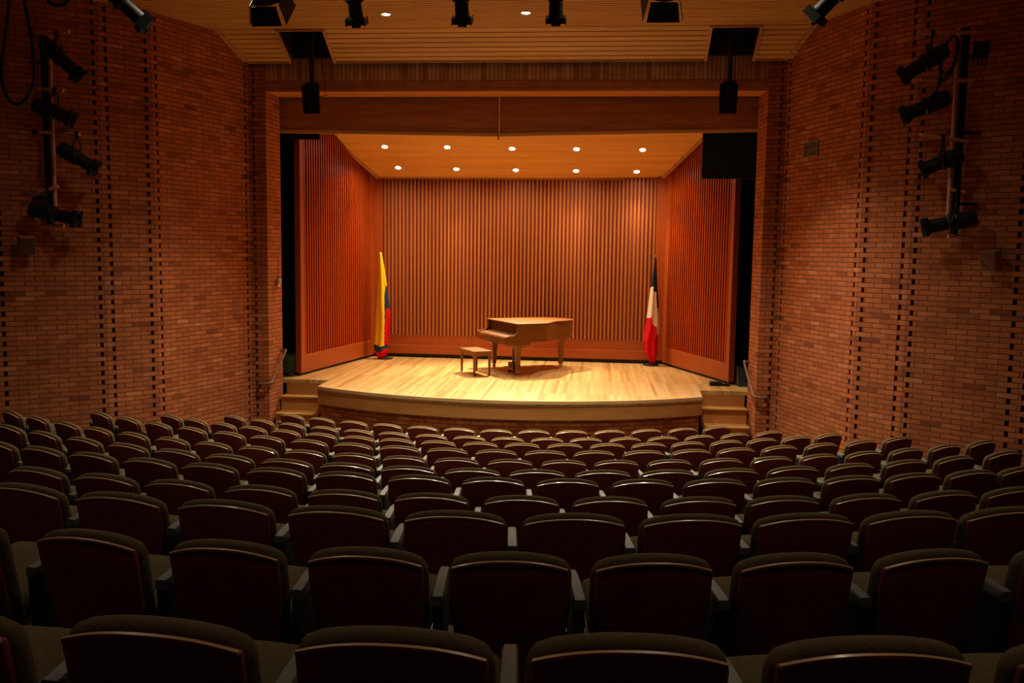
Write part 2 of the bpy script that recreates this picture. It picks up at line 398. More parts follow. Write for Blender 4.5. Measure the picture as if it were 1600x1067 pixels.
# pale mouldings along ceiling edges
mb = MB()
def mould(pts, r=.018):
    for a, b in zip(pts, pts[1:]):
        a, b = Vector(a), Vector(b); M = frame(a, b-a, (0,0,1)); L = (b-a).length
        mb.box((-r,-r,0), (r,r,L), M)
for sx in (-1, 1):
    W = [(sx*(x-.02), y-.01, CEIL-.005) for x, y in WPTS[3:]]
    mould([(sx*4.75, YA, CEIL-.005)]+W)
    mould([(sx*4.75, YA, ZA-.005), (sx*4.49, YB, ZB-.005)])
for x0, x1 in ((-4.49,-3.76), (-2.98,3.21), (3.98,4.49)): mould([(x0,YB,ZB), (x1,YB,ZB)])
for x in (-3.76, -2.98, 3.21, 3.98): mould([(x,YA,ZA-.01), (x,YB,ZB-.01)], .022)
for x0, x1 in ((-3.76,-2.98), (3.21,3.98)): mould([(x0,YA,ZA-.01), (x1,YA,ZA-.01)], .022)
struct(mb.build('trim_2', M_mould))

# ------------------------------------------------------------------ stage platform
def apron(x): return interp(abs(x), [(0,14.47),(.6,14.49),(1.3,14.69),(2.0,14.88),(2.3,14.99),(2.75,15.17),(3.36,15.43)])
AX = [-3.36+6.72*i/40 for i in range(41)]
AR = 10.0
apr = [(x, apron(x)) for x in AX]
def smooth_apr():
    # one circular arc through the corners and the middle
    c = 3.36; s = .96; R = (c*c+s*s)/(2*s)
    return [(x, 14.47+R-math.sqrt(R*R-x*x)) for x in AX]
apr = smooth_apr()
top = apr+[(3.40,16.22),(4.24,16.22),(6.5,16.31),(6.5,22.0),(-6.5,22.0),(-6.5,16.31),(-4.24,16.22),(-3.40,16.22)]
mb = MB(); mb.prism(top, .93, STAGE, lambda p: (p.y, p.x)); struct(mb.build('floor_stage', M_stage))
inset = lambda P, d: [(x*(1-d/4), y+d) for x, y in P]
mb = MB(); mb.prism(inset(apr,.006)+[(3.36,16.25),(-3.36,16.25)], .69, .93)
struct(mb.build('stage_fascia', M_fascia))
mb = MB()
P = inset(apr,.05)
uvd = {}; acc = 0
for i, p in enumerate(P):
    if i: acc += math.dist(p, P[i-1])
    uvd[(round(p[0],4), round(p[1],4))] = acc
mb.prism(P+[(3.32,16.25),(-3.32,16.25)], -.12, .69, lambda p: (uvd.get((round(p.x,4), round(p.y,4)), p.y), p.z))
M_base = bricks('stage_base_bricks', [(0,(.40,.11,.03)),(.5,(.60,.19,.05)),(1,(.70,.26,.085))], (.17,.055,.022))
struct(mb.build('stage_base', M_base))
# border boards along the front edge
mb = MB()
for i in range(40):
    (x0,y0),(x1,y1) = apr[i], apr[i+1]
    mb.hexa([(x0,y0-.004,.955),(x1,y1-.004,.955),(x1,y1+.085,.955),(x0,y0+.085,.955)], [(x0,y0-.004,1.006),(x1,y1-.004,1.006),(x1,y1+.085,1.003),(x0,y0+.085,1.003)])
struct(mb.build('stage_nosing', M_edge))

# steps at both ends of the stage
def steps(sx, label):
    t = thing('stage_steps', label, 'steps', (sx*3.82, 15.75, FLOOR0-.02), 0, 'wooden steps up to the stage')
    X0, X1 = 3.40, 4.195
    lv = [(.735, 15.90, 16.22), (.470, 15.60, 15.92), (.205, 15.30, 15.62)]
    for z, ya, yb in lv:
        x1 = X1 if ya >= 15.6 else X1-.02
        lo, hi = sorted((sx*X0, sx*x1))
        mb = MB(); mb.box((lo,ya-.02,z-.032), (hi,yb,z)); mb.build('tread', M_step, t, world=True, bevel=.004)
        mb = MB(); mb.box((lo+.004,ya+.01,-.05), (hi-.004,ya+.035,z-.034)); mb.build('riser', M_fascia, t, world=True)
    lo, hi = sorted((sx*X0, sx*X1))
    mb = MB(); mb.box((lo+.004,16.205,.6), (hi-.004,16.235,.928)); mb.build('riser', M_fascia, t, world=True)
    return t
steps(-1, 'wooden steps between the left brick pier and the curved stage front')
steps(1, 'wooden steps between the right brick pier and the curved stage front')

# ------------------------------------------------------------------ acoustic shell on the stage
def wall_frame(a, b):
    a, b = Vector((*a,0)), Vector((*b,0)); d = (b-a); L = d.length; d.normalize()
    return a, d, L
def shell_panel(name, label, a, b, ztop, z0, n_in, pitch, slat_w, slat_d, smat, stile, railh, lowpanel=0, back=M_back):
    """upright panel from a to b; n_in points to the stage; built in its own axes: x along, y inwards, z up"""
    a, d, L = wall_frame(a, b); ang = math.atan2(d.y, d.x)
    t = thing(name, label, 'stage panel', (a.x, a.y, STAGE), ang)
    s = 1 if Vector((-math.sin(ang), math.cos(ang), 0)).dot(Vector((*n_in,0))) > 0 else -1
    def bx(mb, x0, x1, y0, y1, zz0, zz1):
        y0, y1 = sorted((s*y0, s*y1)); mb.box((x0,y0,zz0), (x1,y1,zz1))
    H = ztop-STAGE
    mb = MB(); bx(mb, .01, L-.01, -.06, -.0, z0, H-.01); mb.build('backing_board', back, t)
    for x0, x1 in ((0, stile[0]), (L-stile[1], L)):
        mb = MB(); bx(mb, x0, x1, -.07, slat_d+.015, z0, H); mb.build('stile', M_frame, t, bevel=.004)
    mb = MB(); bx(mb, stile[0], L-stile[1], -.065, slat_d+.012, z0, z0+railh); mb.build('bottom_rail', M_rail, t, bevel=.004)
    mb = MB(); bx(mb, stile[0], L-stile[1], -.065, slat_d+.012, H-.12, H); mb.build('top_rail', M_rail, t)
    if lowpanel:
        mb = MB(); bx(mb, stile[0], L-stile[1], 0, slat_d*.45, z0+railh, z0+railh+lowpanel)
        x = stile[0]+pitch*.5
        while x < L-stile[1]-slat_w: bx(mb, x, x+slat_w, 0, slat_d*.6, z0+railh, z0+railh+lowpanel); x += pitch
        mb.build('lower_panel', M_rail, t)
    mb = MB(); x = stile[0]+pitch*.5
    while x < L-stile[1]-slat_w:
        bx(mb, x, x+slat_w, 0, slat_d, z0+railh+lowpanel, H-.12); x += pitch
    mb.build('slats', smat, t)
    mb = MB(); bx(mb, .03, L-.03, -.05, 0.0, 0.0, z0); mb.build('gap_shade', M_black, t)  # black strip standing in for the shaded gap under the raised panel
    return t
shell_panel('acoustic_panel', 'broad slatted wooden wall closing the back of the stage behind the piano', (-3.50,20.15), (3.00,19.95), 5.44, .085, (0,-1), .0855, .034, .045, M_slat, (.20,.22), .20, .22)
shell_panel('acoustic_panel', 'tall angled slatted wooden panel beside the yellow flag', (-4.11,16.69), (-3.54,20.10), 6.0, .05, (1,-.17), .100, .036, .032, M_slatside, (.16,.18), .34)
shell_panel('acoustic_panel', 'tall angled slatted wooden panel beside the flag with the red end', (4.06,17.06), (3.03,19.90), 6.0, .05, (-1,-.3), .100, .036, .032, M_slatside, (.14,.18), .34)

# shell ceiling, tilted down to the back
def sc_z(y): return 5.09+.40*(19.85-y)
t = thing('shell_ceiling', 'tilted plank ceiling panel over the stage holding ten small lamps', 'ceiling panel', (-.25, 18.0, 5.9))
def at_front(y): return lerp(-3.37, -4.55, (20.02-y)/3.7), lerp(2.90, 4.35, (19.9-y)/3.6)
mb = MB(); NB = 30; YF, YK = 16.92, 20.0
for k in range(NB):
    ya, yb = lerp(YF, YK, k/NB), lerp(YF, YK, (k+1)/NB)-.004
    (la, ra), (lb, rb) = at_front(ya), at_front(yb)
    xs = sorted(random.uniform(-3, 3) for _ in range(2)); xa = [la]+xs+[ra]; xb = [lb]+xs+[rb]
    for i in range(3):
        za, zb = sc_z(ya)+random.uniform(-.0015,.0015), sc_z(yb)
        e = .002
        mb.hexa([(xa[i]+e,ya,za),(xa[i+1]-e,ya,za),(xb[i+1]-e,yb,zb),(xb[i]+e,yb,zb)], [(xa[i]+e,ya,za+.03),(xa[i+1]-e,ya,za+.03),(xb[i+1]-e,yb,zb+.03),(xb[i]+e,yb,zb+.03)])
mb.build('planks', M_shellceil, t, world=True)
mb = MB()
(l0, r0_), (l1, r1_) = at_front(YF), at_front(YK)
mb.hexa([(l0,YF,sc_z(YF)+.032),(r0_,YF,sc_z(YF)+.032),(r1_,YK,sc_z(YK)+.032),(l1,YK,sc_z(YK)+.032)], [(l0,YF,sc_z(YF)+.08),(r0_,YF,sc_z(YF)+.08),(r1_,YK,sc_z(YK)+.08),(l1,YK,sc_z(YK)+.08)])
mb.build('top_board', M_black, t, world=True)
mb = MB()
for (xa, xb) in ((l0, l1), (r0_, r1_)):
    M = frame((xa,YF,sc_z(YF)-.012), Vector((xb-xa, YK-YF, sc_z(YK)-sc_z(YF))))
    mb.box((-.03,-.03,0), (.06,.03,(Vector((xb-xa,YK-YF,sc_z(YK)-sc_z(YF)))).length), M)
mb.box((l1,YK-.02,sc_z(YK)-.03), (r1_,YK+.02,sc_z(YK)+.03))
mb.build('edge_strip', M_mould, t, world=True)

# lamps set in ceilings
def downlight(x, y, z, slope, label, group, lens, energy, colour, cone, blend, radius=.06, aim=(0,0,-1), soft=.045):
    t = thing('recessed_downlight', label, 'ceiling lamp', (x, y, z), 0, group)
    nz = Vector((0, -slope, -1)).normalized(); M = frame((0,0,0), nz, (1,0,0))
    mb = MB(); mb.lathe([(radius,-.03),(radius*1.42,-.004),(radius*1.42,.008),(radius*1.30,.012),(radius,.004),(radius,-.03)], M, 28, cap=False); mb.build('trim_ring', M_trimring, t, smooth=True)
    mb = MB(); mb.lathe([(.001,.011),(radius*.6,.010),(radius*.96,.003),(radius*.96,-.02)], M, 24); mb.build('lamp', lens, t, smooth=True)
    if energy:
        ld = bpy.data.lights.new('lamp_light', 'SPOT'); ld.energy = energy; ld.color = colour; ld.spot_size = math.radians(cone); ld.spot_blend = blend
        ld.shadow_soft_size = soft
        lo = bpy.data.objects.new('lamp_light', ld); COL.objects.link(lo); lo.parent = t
        lo.matrix_local = frame(nz*.03, -Vector(aim), (1,0,0))
    return t
ORD = ['leftmost', 'second from the left', 'middle', 'second from the right', 'rightmost']
FRONT = [(-2.92,18.70), (-1.61,18.71), (-.27,18.76), (1.05,18.77), (2.39,18.79)]
BACK = [(-2.83,19.57), (-1.56,19.62), (-.27,19.65), (1.03,19.67), (2.32,19.69)]
for i, (x, y) in enumerate(FRONT):
    downlight(x, y, sc_z(y), .40, f'small stage ceiling lamp, {ORD[i]} of the front row of five', 'lamps in the stage ceiling', M_lampwarm, E_SHELL_FRONT, WARM, 140, .7)
for i, (x, y) in enumerate(BACK):
    downlight(x, y, sc_z(y), .40, f'small stage ceiling lamp, {ORD[i]} of the back row by the slatted wall', 'lamps in the stage ceiling', M_lampwarm, E_SHELL_BACK*(.62,.7,4.4,.7,.62)[i], WARM, (94,94,76,94,94)[i], 1.0, aim=(0,(-.36,-.36,-.62,-.36,-.36)[i],-1))
LBL = [''] * 4
LBL[1] = 'lit round lamp in the slatted hall ceiling between the first and second narrow spotlights'
LBL[2] = 'lit round lamp in the slatted hall ceiling between the second and third narrow spotlights'
LBL[3] = 'lit round lamp in the slatted hall ceiling behind the big lamp right of centre'
for lab, x in zip(LBL[1:], (-1.74, .38, 2.50)):
    downlight(x, 13.82, CEIL, 0, lab, 'lamps in the hall ceiling', M_lamphouse, E_HOUSE, HOUSE, 104, 1.0, radius=.062, aim=(0,-.33,-1))
for y, where, e in ((9.9,'above the middle rows',1.8), (5.6,'above the rear rows',.65), (1.4,'above the viewer',.36)):  # added lamps out of view, brightening seats, side walls and stage front
    for x, side in ((-2.6,'on the left'), (2.6,'on the right')):
        downlight(x, y, CEIL, 0, f'unseen added round lamp in the slatted hall ceiling {where}, {side}', 'unseen added lamps above the seats', M_lamphouse, E_REAR*e, DIM, 150, .9, radius=.062, soft=.16)

# valance board across the opening: two lengths meeting at a cord
t = thing('stage_valance', 'dark wooden valance board hung across the top of the stage opening', 'valance', (0, 16.2, 5.5))
def vz(x): return interp(x, [(-4.25,5.53),(-.26,5.46),(4.25,5.56)])
for x0, x1 in ((-4.25,-.27), (-.25,4.25)):
    mb = MB(); K = 12
    for i in range(K):
        a, b = lerp(x0,x1,i/K), lerp(x0,x1,(i+1)/K); q = .0
        ya, yb = 16.16-.03*math.cos(a*.7), 16.16-.03*math.cos(b*.7)
        mb.hexa([(a,ya,vz(a)+.035),(b,yb,vz(b)+.035),(b,yb+.03,vz(b)+.035),(a,ya+.03,vz(a)+.035)], [(a,ya,6.3),(b,yb,6.3),(b,yb+.03,6.3),(a,ya+.03,6.3)])
    mb.build('valance_board', M_valance, t, world=True, smooth=True)
    mb = MB()
    for i in range(K):
        a, b = lerp(x0,x1,i/K), lerp(x0,x1,(i+1)/K)
        ya, yb = 16.15-.03*math.cos(a*.7), 16.15-.03*math.cos(b*.7)
        mb.hexa([(a,ya,vz(a)-.02),(b,yb,vz(b)-.02),(b,yb+.05,vz(b)-.02),(a,ya+.05,vz(a)-.02)], [(a,ya,vz(a)+.036),(b,yb,vz(b)+.036),(b,yb+.05,vz(b)+.036),(a,ya+.05,vz(a)+.036)])
    mb.build('bottom_edge', M_valedge, t, world=True, smooth=True)
mb = MB(); mb.tube([(-.26,16.105,6.2),(-.26,16.10,5.42)], .006, 6); c = mb.build('pull_cord', M_cable, t, world=True)
mb = MB(); mb.lathe([(.004,0),(.014,-.02),(.018,-.06),(.012,-.09)], frame((-.26,16.10,5.47),(0,0,1),(1,0,0)), 10); mb.build('tassel', M_mould, c, world=True, smooth=True)

# black masking beside the shell
def drape(label, x0, x1, y, z0, z1, amp, waves):
    t = thing('masking_drape', label, 'drape', ((x0+x1)/2, y, z0))
    mb = MB(); K = waves*10; f = lambda x: amp*math.sin((x-x0)/(x1-x0)*waves*2*PI)
    for i in range(K):
        a, b = lerp(x0,x1,i/K), lerp(x0,x1,(i+1)/K)
        mb.hexa([(a,y+f(a),z0),(b,y+f(b),z0),(b,y+f(b)+.012,z0),(a,y+f(a)+.012,z0)], [(a,y+f(a),z1),(b,y+f(b),z1),(b,y+f(b)+.012,z1),(a,y+f(a)+.012,z1)])
    mb.build('pleated_cloth', M_drape, t, world=True, smooth=True)
    mb = MB(); mb.tube([(x0,y,z1+.03),(x1,y,z1+.03)], .025, 8); mb.build('rail', M_black, t, world=True)
drape('black curtain in the left wing behind the green box', -6.4, -4.30, 18.0, 1.005, 6.6, .05, 8)
drape('black curtain in the right wing beside the slatted panel', 4.16, 6.4, 18.0, 1.005, 6.6, .05, 8)
t = thing('masking_flat', 'black masking flat hung under the valance above the right slatted panel', 'masking', (3.85, 16.62, 4.77))
mb = MB(); mb.box((3.35,16.58,4.77), (4.40,16.64,6.35)); mb.build('panel', M_drape, t, world=True)
mb = MB(); mb.box((3.35,16.645,4.77), (3.40,16.70,6.35)); mb.box((4.35,16.645,4.77), (4.40,16.70,6.35)); mb.box((3.40,16.645,4.77),(4.35,16.70,4.82)); mb.build('batten', M_black, t, world=True)
for x in (3.5, 4.25):
    mb = MB(); mb.tube([(x,16.61,6.34),(x,16.61,7.46)], .008, 6); mb.build('hanging_wire', M_black, t, world=True)
t = thing('masking_flat', 'small black masking strip under the valance at the left of the shell', 'masking', (-3.95, 16.5, 5.4))
mb = MB(); mb.box((-4.30,16.47,5.43), (-3.62,16.53,6.2)); mb.build('panel', M_drape, t, world=True)
mb = MB(); mb.box((-4.28,16.535,5.47), (-3.66,16.57,5.52)); mb.build('batten', M_black, t, world=True)
for x in (-4.2, -3.72):
    mb = MB(); mb.tube([(x,16.50,6.19),(x,16.50,7.46)], .008, 6); mb.build('hanging_wire', M_black, t, world=True)
# ------------------------------------------------------------------ theatre seats
def soft_box(size, r, cuts=(6,1,6), seg=3):
    """box with rounded edges, cut up so that it can be bent; returns vertices and faces"""
    bm = bmesh.new(); bmesh.ops.create_cube(bm, size=1)
    bmesh.ops.scale(bm, vec=size, verts=bm.verts)
    bmesh.ops.bevel(bm, geom=list(bm.edges), offset=r, segments=seg, profile=.5, affect='EDGES')
    for ax in range(3):
        for k in range(1, cuts[ax]+1):
            no = [0,0,0]; no[ax] = 1; co = [0,0,0]; co[ax] = lerp(-size[ax]/2+r, size[ax]/2-r, k/(cuts[ax]+1))
            bmesh.ops.bisect_plane(bm, geom=list(bm.verts)+list(bm.edges)+list(bm.faces), plane_co=co, plane_no=no)
    bm.verts.ensure_lookup_table(); bm.verts.index_update()
    vs = [v.co.copy() for v in bm.verts]; fs = [tuple(v.index for v in f.verts) for f in bm.faces]; bm.free()
    return vs, fs
BW = .43                                       # width of a back
def back_map(x, dy, z):
    """point of the back: x across, dy ahead of the rear face, z height before leaning"""
    taper = lerp(.84, 1.0, min(1, max(0, (z-.28)/.45)))
    arch = -.036*(abs(x)/(BW/2))**2.2 if z > .5 else 0
    arch *= min(1, max(0, (z-.5)/.2))
    bow = .028*(abs(x)/(BW/2))**2                # the sides come forward
    lean = -.21*(z-.38)
    return Vector((x*taper, .075+lean+dy+bow, z+arch))
def make_seat():
    t = thing('theatre_seat', 'seat', 'seat', (0,0,0))
    mb = MB(); vs, fs = soft_box((BW, .02, .56), .006, (8,0,6), 2)
    mb.raw([back_map(v.x, v.y+.01, v.z+.55) for v in vs], fs); sh = mb.build('back_shell', M_seatshell, t, smooth=True)
    mb = MB(); K = 18; vs = []; fs = []
    for i in range(K+1):
        x = -BW/2+.004+(BW-.008)*i/K
        for dy, dz in ((-.003,-.008), (-.003,.000), (.006,.0015), (.006,-.008)): vs.append(back_map(x, dy, .832+dz))
    for i in range(K):
        for k in range(4): fs.append((i*4+k, i*4+(k+1)%4, i*4+4+(k+1)%4, i*4+4+k))
    fs += [(0,1,2,3), (K*4+3,K*4+2,K*4+1,K*4)]
    mb.raw(vs, fs); mb.build('trim_strip', M_seattrim, sh, smooth=True)
    mb = MB(); vs, fs = soft_box((BW+.024, .058, .52), .027, (10,0,7), 4)
    def pad(v):
        q = back_map(v.x, v.y+.049, v.z+.590)
        if v.z > .1: q.z -= .022*max(0, (abs(v.x)/(BW/2+.012)-.78)/.22)**2
        if v.z < -.1: q.y -= .012*min(1, (-.1-v.z)/.15)
        return q
    mb.raw([pad(v) for v in vs], fs); mb.build('back_cushion', M_pad, t, smooth=True)
    # the seat stands half tipped up
    A = math.radians(21); M = Matrix.Translation((0, .13, .405)) @ Matrix.Rotation(A, 4, 'X')
    mb = MB(); vs, fs = soft_box((.405, .41, .085), .034, (8,6,0), 4)
    def cush(v):
        p = Vector((v.x*(1-.05*max(0, -v.y/.2)), v.y+.205, v.z+.04+.012*(1-(v.x/.2)**2)-.03*(max(0, v.y)/.2)**3))
        return M @ p
    mb.raw([cush(v) for v in vs], fs); mb.build('seat_cushion', M_pad, t, smooth=True)
    mb = MB(); vs, fs = soft_box((.40, .42, .018), .007, (8,6,0), 2)
    mb.raw([M @ Vector((v.x*(1-.05*max(0,-v.y/.2)), v.y+.212, v.z-.014-.02*(max(0,v.y)/.2)**3)) for v in vs], fs); mb.build('seat_shell', M_seattrim, t, smooth=True)
    arm(t, -.265)
    return t
def arm(t, x, bare=False):
    mb = MB()
    K = 10; vs = []; fs = []
    for i in range(K+1):
        q = i/K; y = lerp(.035, .355, q); wd = lerp(.025, .021, q); z = .688+.012*math.sin(q*PI)
        if q > .85: z -= .03*((q-.85)/.15)**2; wd *= 1-.25*((q-.85)/.15)
        for dx, dz in ((-wd,-.034), (-wd,-.008), (-wd*.75,0), (wd*.75,0), (wd,-.008), (wd,-.034)): vs.append((x+dx, y, z+dz))
    n = 6
    for i in range(K):
        for k in range(n): fs.append((i*n+k, i*n+(k+1)%n, (i+1)*n+(k+1)%n, (i+1)*n+k))
    fs += [tuple(range(n-1,-1,-1)), tuple(range(K*n,(K+1)*n))]
    mb.raw(vs, fs); mb.build('armrest', M_armrest, t, smooth=True)
    mb = MB()
    mb.hexa([(x-.017,.07,.03),(x+.017,.07,.03),(x+.017,.20,.03),(x-.017,.20,.03)], [(x-.017,.03,.656),(x+.017,.03,.656),(x+.017,.32,.656),(x-.017,.32,.656)])
    mb.box((x-.035,.02,0), (x+.035,.27,.03)); mb.box((x-.03,.095,.375), (x+.03,.165,.43))
    mb.build('arm_stand', M_black, t, bevel=.003)
NUM = ['first','second','third','fourth','fifth','sixth','seventh','eighth','ninth','tenth','eleventh','twelfth','thirteenth','fourteenth','fifteenth','sixteenth','seventeenth','eighteenth','nineteenth','twentieth','twenty-first','twenty-second','twenty-third']
ROWNAME = {10:'front row below the stage', 0:'row nearest the viewer'}
for k in range(1, 10): ROWNAME[k] = f'{NUM[10-k]} row from the stage'
proto = make_seat()
used = False
for k in range(11):
    z, (c, b, a), XS = ROWS[k]
    mid = len(XS)//2; gap = (XS[mid+1]-XS[mid-1])/2*math.sqrt(1+(2*c*XS[mid]+b)**2)   # seat spacing along the row
    for i, x in enumerate(XS):
        if not used:
            r = proto; kids = None; used = True
        else:
            r = proto.copy(); COL.objects.link(r)
            for ch in PROTO_KIDS:
                d = ch.copy(); COL.objects.link(d); d.parent = r
                for g in SUB_KIDS.get(ch.name, []):
                    e = g.copy(); COL.objects.link(e); e.parent = d
        if r is proto:
            PROTO_KIDS = list(proto.children); SUB_KIDS = {ch.name: list(ch.children) for ch in PROTO_KIDS}
        sl = (2*c*x+b)*1.12 if k else 2*.06*x-.12
        ang = math.atan(sl)
        y = a+b*x+c*x*x
        # the measured point is the crown of the cushion, a little behind the seat's own origin
        off = -.02
        r.location = (x+math.sin(ang)*off, y-math.cos(ang)*off, z); r.rotation_euler = (0,0,ang)
        r.scale = (gap/.53*(1.03 if k in (2, 5) else 1), 1, 1)
        side = NUM[i]+' from the left'
        if i == len(XS)-1: side = 'last on the right'
        tag(r, f'brown padded tip-up theatre seat, {side} in the {ROWNAME[k]}', 'seat', 'rows of brown theatre seats')
# ------------------------------------------------------------------ grand piano
ang = math.atan2(.51, .86)
P = thing('grand_piano', 'walnut grand piano with closed lid in the middle of the stage', 'piano', (-.29, 18.16, STAGE), ang)
def smoothline(pts, n=8):
    out = []
    for i in range(len(pts)-1):
        p0, p1, p2, p3 = pts[max(0,i-1)], pts[i], pts[i+1], pts[min(len(pts)-1,i+2)]
        for k in range(n):
            t = k/n
            out.append(tuple(.5*((2*p1[j])+(-p0[j]+p2[j])*t+(2*p0[j]-5*p1[j]+4*p2[j]-p3[j])*t*t+(-p0[j]+3*p1[j]-3*p2[j]+p3[j])*t**3) for j in (0,1)))
    out.append(pts[-1]); return out
BENT = smoothline([(.42,-.74),(.58,-.70),(.74,-.55),(.92,-.36),(1.12,-.24),(1.34,-.16),(1.50,-.06),(1.585,.12),(1.57,.34),(1.46,.54),(1.28,.68),(1.08,.74)], 6)
OUT = [(-.02,.74),(-.02,-.74)]+BENT              # body outline, x to the tail, y to the bass side
mb = MB(); mb.prism(OUT, .655, .995); mb.build('case', M_piano, P, smooth=False)
def grow(poly, d):
    cx = sum(p[0] for p in poly)/len(poly); cy = sum(p[1] for p in poly)/len(poly); o = []
    for x, y in poly:
        v = Vector((x-cx, y-cy)); v = v*(1+d/v.length); o.append((cx+v.x, cy+v.y))
    return o
LIDP = [p for p in grow(OUT, .018)]
front = [(-.075,.76),(-.075,-.76),(.36,-.76),(.36,.76)]
mb = MB(); mb.prism([(-.10,.755),(-.10,-.755),(.335,-.758),(.335,.758)], .998, 1.02); ld = mb.build('lid_flap', M_piano, P, bevel=.004)
mb = MB(); mb.prism([(.34,.758),(.34,-.758)]+[p for p in LIDP if p[0] > .36], .998, 1.02); mb.build('lid', M_piano, P, bevel=.004)
for y in (-.5, 0, .5):
    mb = MB(); mb.tube([(.3375,y-.05,1.021),(.3375,y+.05,1.021)], .006, 8); mb.build('hinge', M_brass, P)
# key bed, arms and closed keyboard cover
mb = MB(); mb.box((-.33,-.74,.625), (-.02,.74,.68)); mb.box((-.30,-.73,.60),(.2,.73,.655)); mb.build('key_bed', M_piano, P, bevel=.004)
for y0, y1 in ((-.74,-.685), (.685,.74)):
    mb = MB()
    prof = [(-.33,.68),(-.33,.765),(-.25,.785),(-.17,.79),(-.11,.83),(-.085,.90),(-.08,.995),(.0,.995),(.0,.68)]
    n = len(prof); vs = [(x,y0,z) for x,z in prof]+[(x,y1,z) for x,z in prof]
    mb.raw(vs, [tuple(range(n-1,-1,-1)), tuple(range(n,2*n))]+[(i,(i+1)%n,(i+1)%n+n,i+n) for i in range(n)]); mb.build('arm', M_piano, P)
mb = MB(); mb.box((-.338,-.685,.63), (-.315,.685,.745)); mb.build('key_slip', M_piano, P, bevel=.003)
mb = MB(); mb.hexa([(-.30,-.684,.735),(-.02,-.684,.785),(-.02,.684,.785),(-.30,.684,.735)][::1], [(-.30,-.684,.755),(-.02,-.684,.805),(-.02,.684,.805),(-.30,.684,.755)])
mb.build('keyboard_cover', M_pianodk, P, bevel=.004)
mb = MB(); mb.box((-.03,-.684,.80), (-.021,.684,.992)); mb.build('front_board', M_pianodk, P)
for k, (x, y) in enumerate(((.0,-.57), (.0,.57), (1.33,.10))):
    up = 0 if k == 2 else -.055
    mb = MB(); B = [(.165,.655),(.155,.637),(.090,.60),(.058,.55),(.048,.48),(.036,.12),(.034,.085)]
    for (a, za), (b, zb) in zip(B, B[1:]):
        q = lambda r, z: [(x-r,y-min(r,.06),z),(x+r,y-min(r,.06),z),(x+r,y+min(r,.06),z),(x-r,y+min(r,.06),z)]
        mb.hexa(q(b, zb+(up if zb > .3 else 0)), q(a, za+(up if za > .3 else 0)))
    lg = mb.build('leg', M_pianoleg, P)
    mb = MB(); mb.box((x-.025,y-.028,.045), (x+.025,y+.028,.086)); mb.lathe([(.033,-.013),(.036,-.008),(.036,.008),(.033,.013)], frame((x,y,.036),(0,1,0),(0,0,1)), 16); mb.build('caster', M_brass, lg, smooth=True)
mb = MB(); mb.box((.14,-.15,.60), (.28,.15,.655))
for y in (-.075, .075): mb.tube([(.21,y,.60),(.20,y*.8,.16)], [.024,.020], 10)
mb.hexa([(.12,-.14,.085),(.28,-.14,.085),(.28,.14,.085),(.12,.14,.085)], [(.12,-.13,.165),(.27,-.13,.165),(.27,.13,.165),(.12,.13,.165)])
ly = mb.build('pedal_lyre', M_pianoleg, P)
for y in (-.06, 0, .06):
    mb = MB(); mb.box((-.02,y-.016,.075), (.13,y+.016,.088)); mb.build('pedal', M_brass, ly, bevel=.004)
t = tag(MB().tube([(.10,-.36,.003),(.05,-.33,.07),(.08,-.28,.20),(.02,-.30,.30),(.05,-.27,.10),(.10,-.2,.012),(.02,-.1,.012),(.12,.02,.012)], .011, 6).build('cable', M_cable, None), 'black cable heaped on the stage floor under the piano pedals', 'cable')
t.location = P.location; t.rotation_euler = P.rotation_euler

# ------------------------------------------------------------------ piano bench
B = thing('piano_bench', 'small wooden bench standing in front of the grand piano keyboard', 'bench', (-.84, 17.66, STAGE), ang)
mb = MB(); mb.box((-.20,-.37,.455), (.20,.37,.485)); mb.build('seat', M_bench, B, bevel=.005)
mb = MB(); mb.box((-.18,-.345,.385), (.18,-.325,.455)); mb.box((-.18,.325,.385), (.18,.345,.455)); mb.box((-.18,-.325,.385), (-.16,.325,.455)); mb.box((.16,-.325,.385), (.18,.325,.455)); mb.build('apron', M_bench, B)
for x in (-.16, .16):
    for y in (-.325, .325):
        mb = MB(); mb.hexa([(x-.015,y-.015,0),(x+.015,y-.015,0),(x+.015,y+.015,0),(x-.015,y+.015,0)], [(x-.024,y-.024,.455),(x+.024,y-.024,.455),(x+.024,y+.024,.455),(x-.024,y+.024,.455)]); mb.build('leg', M_bench, B)

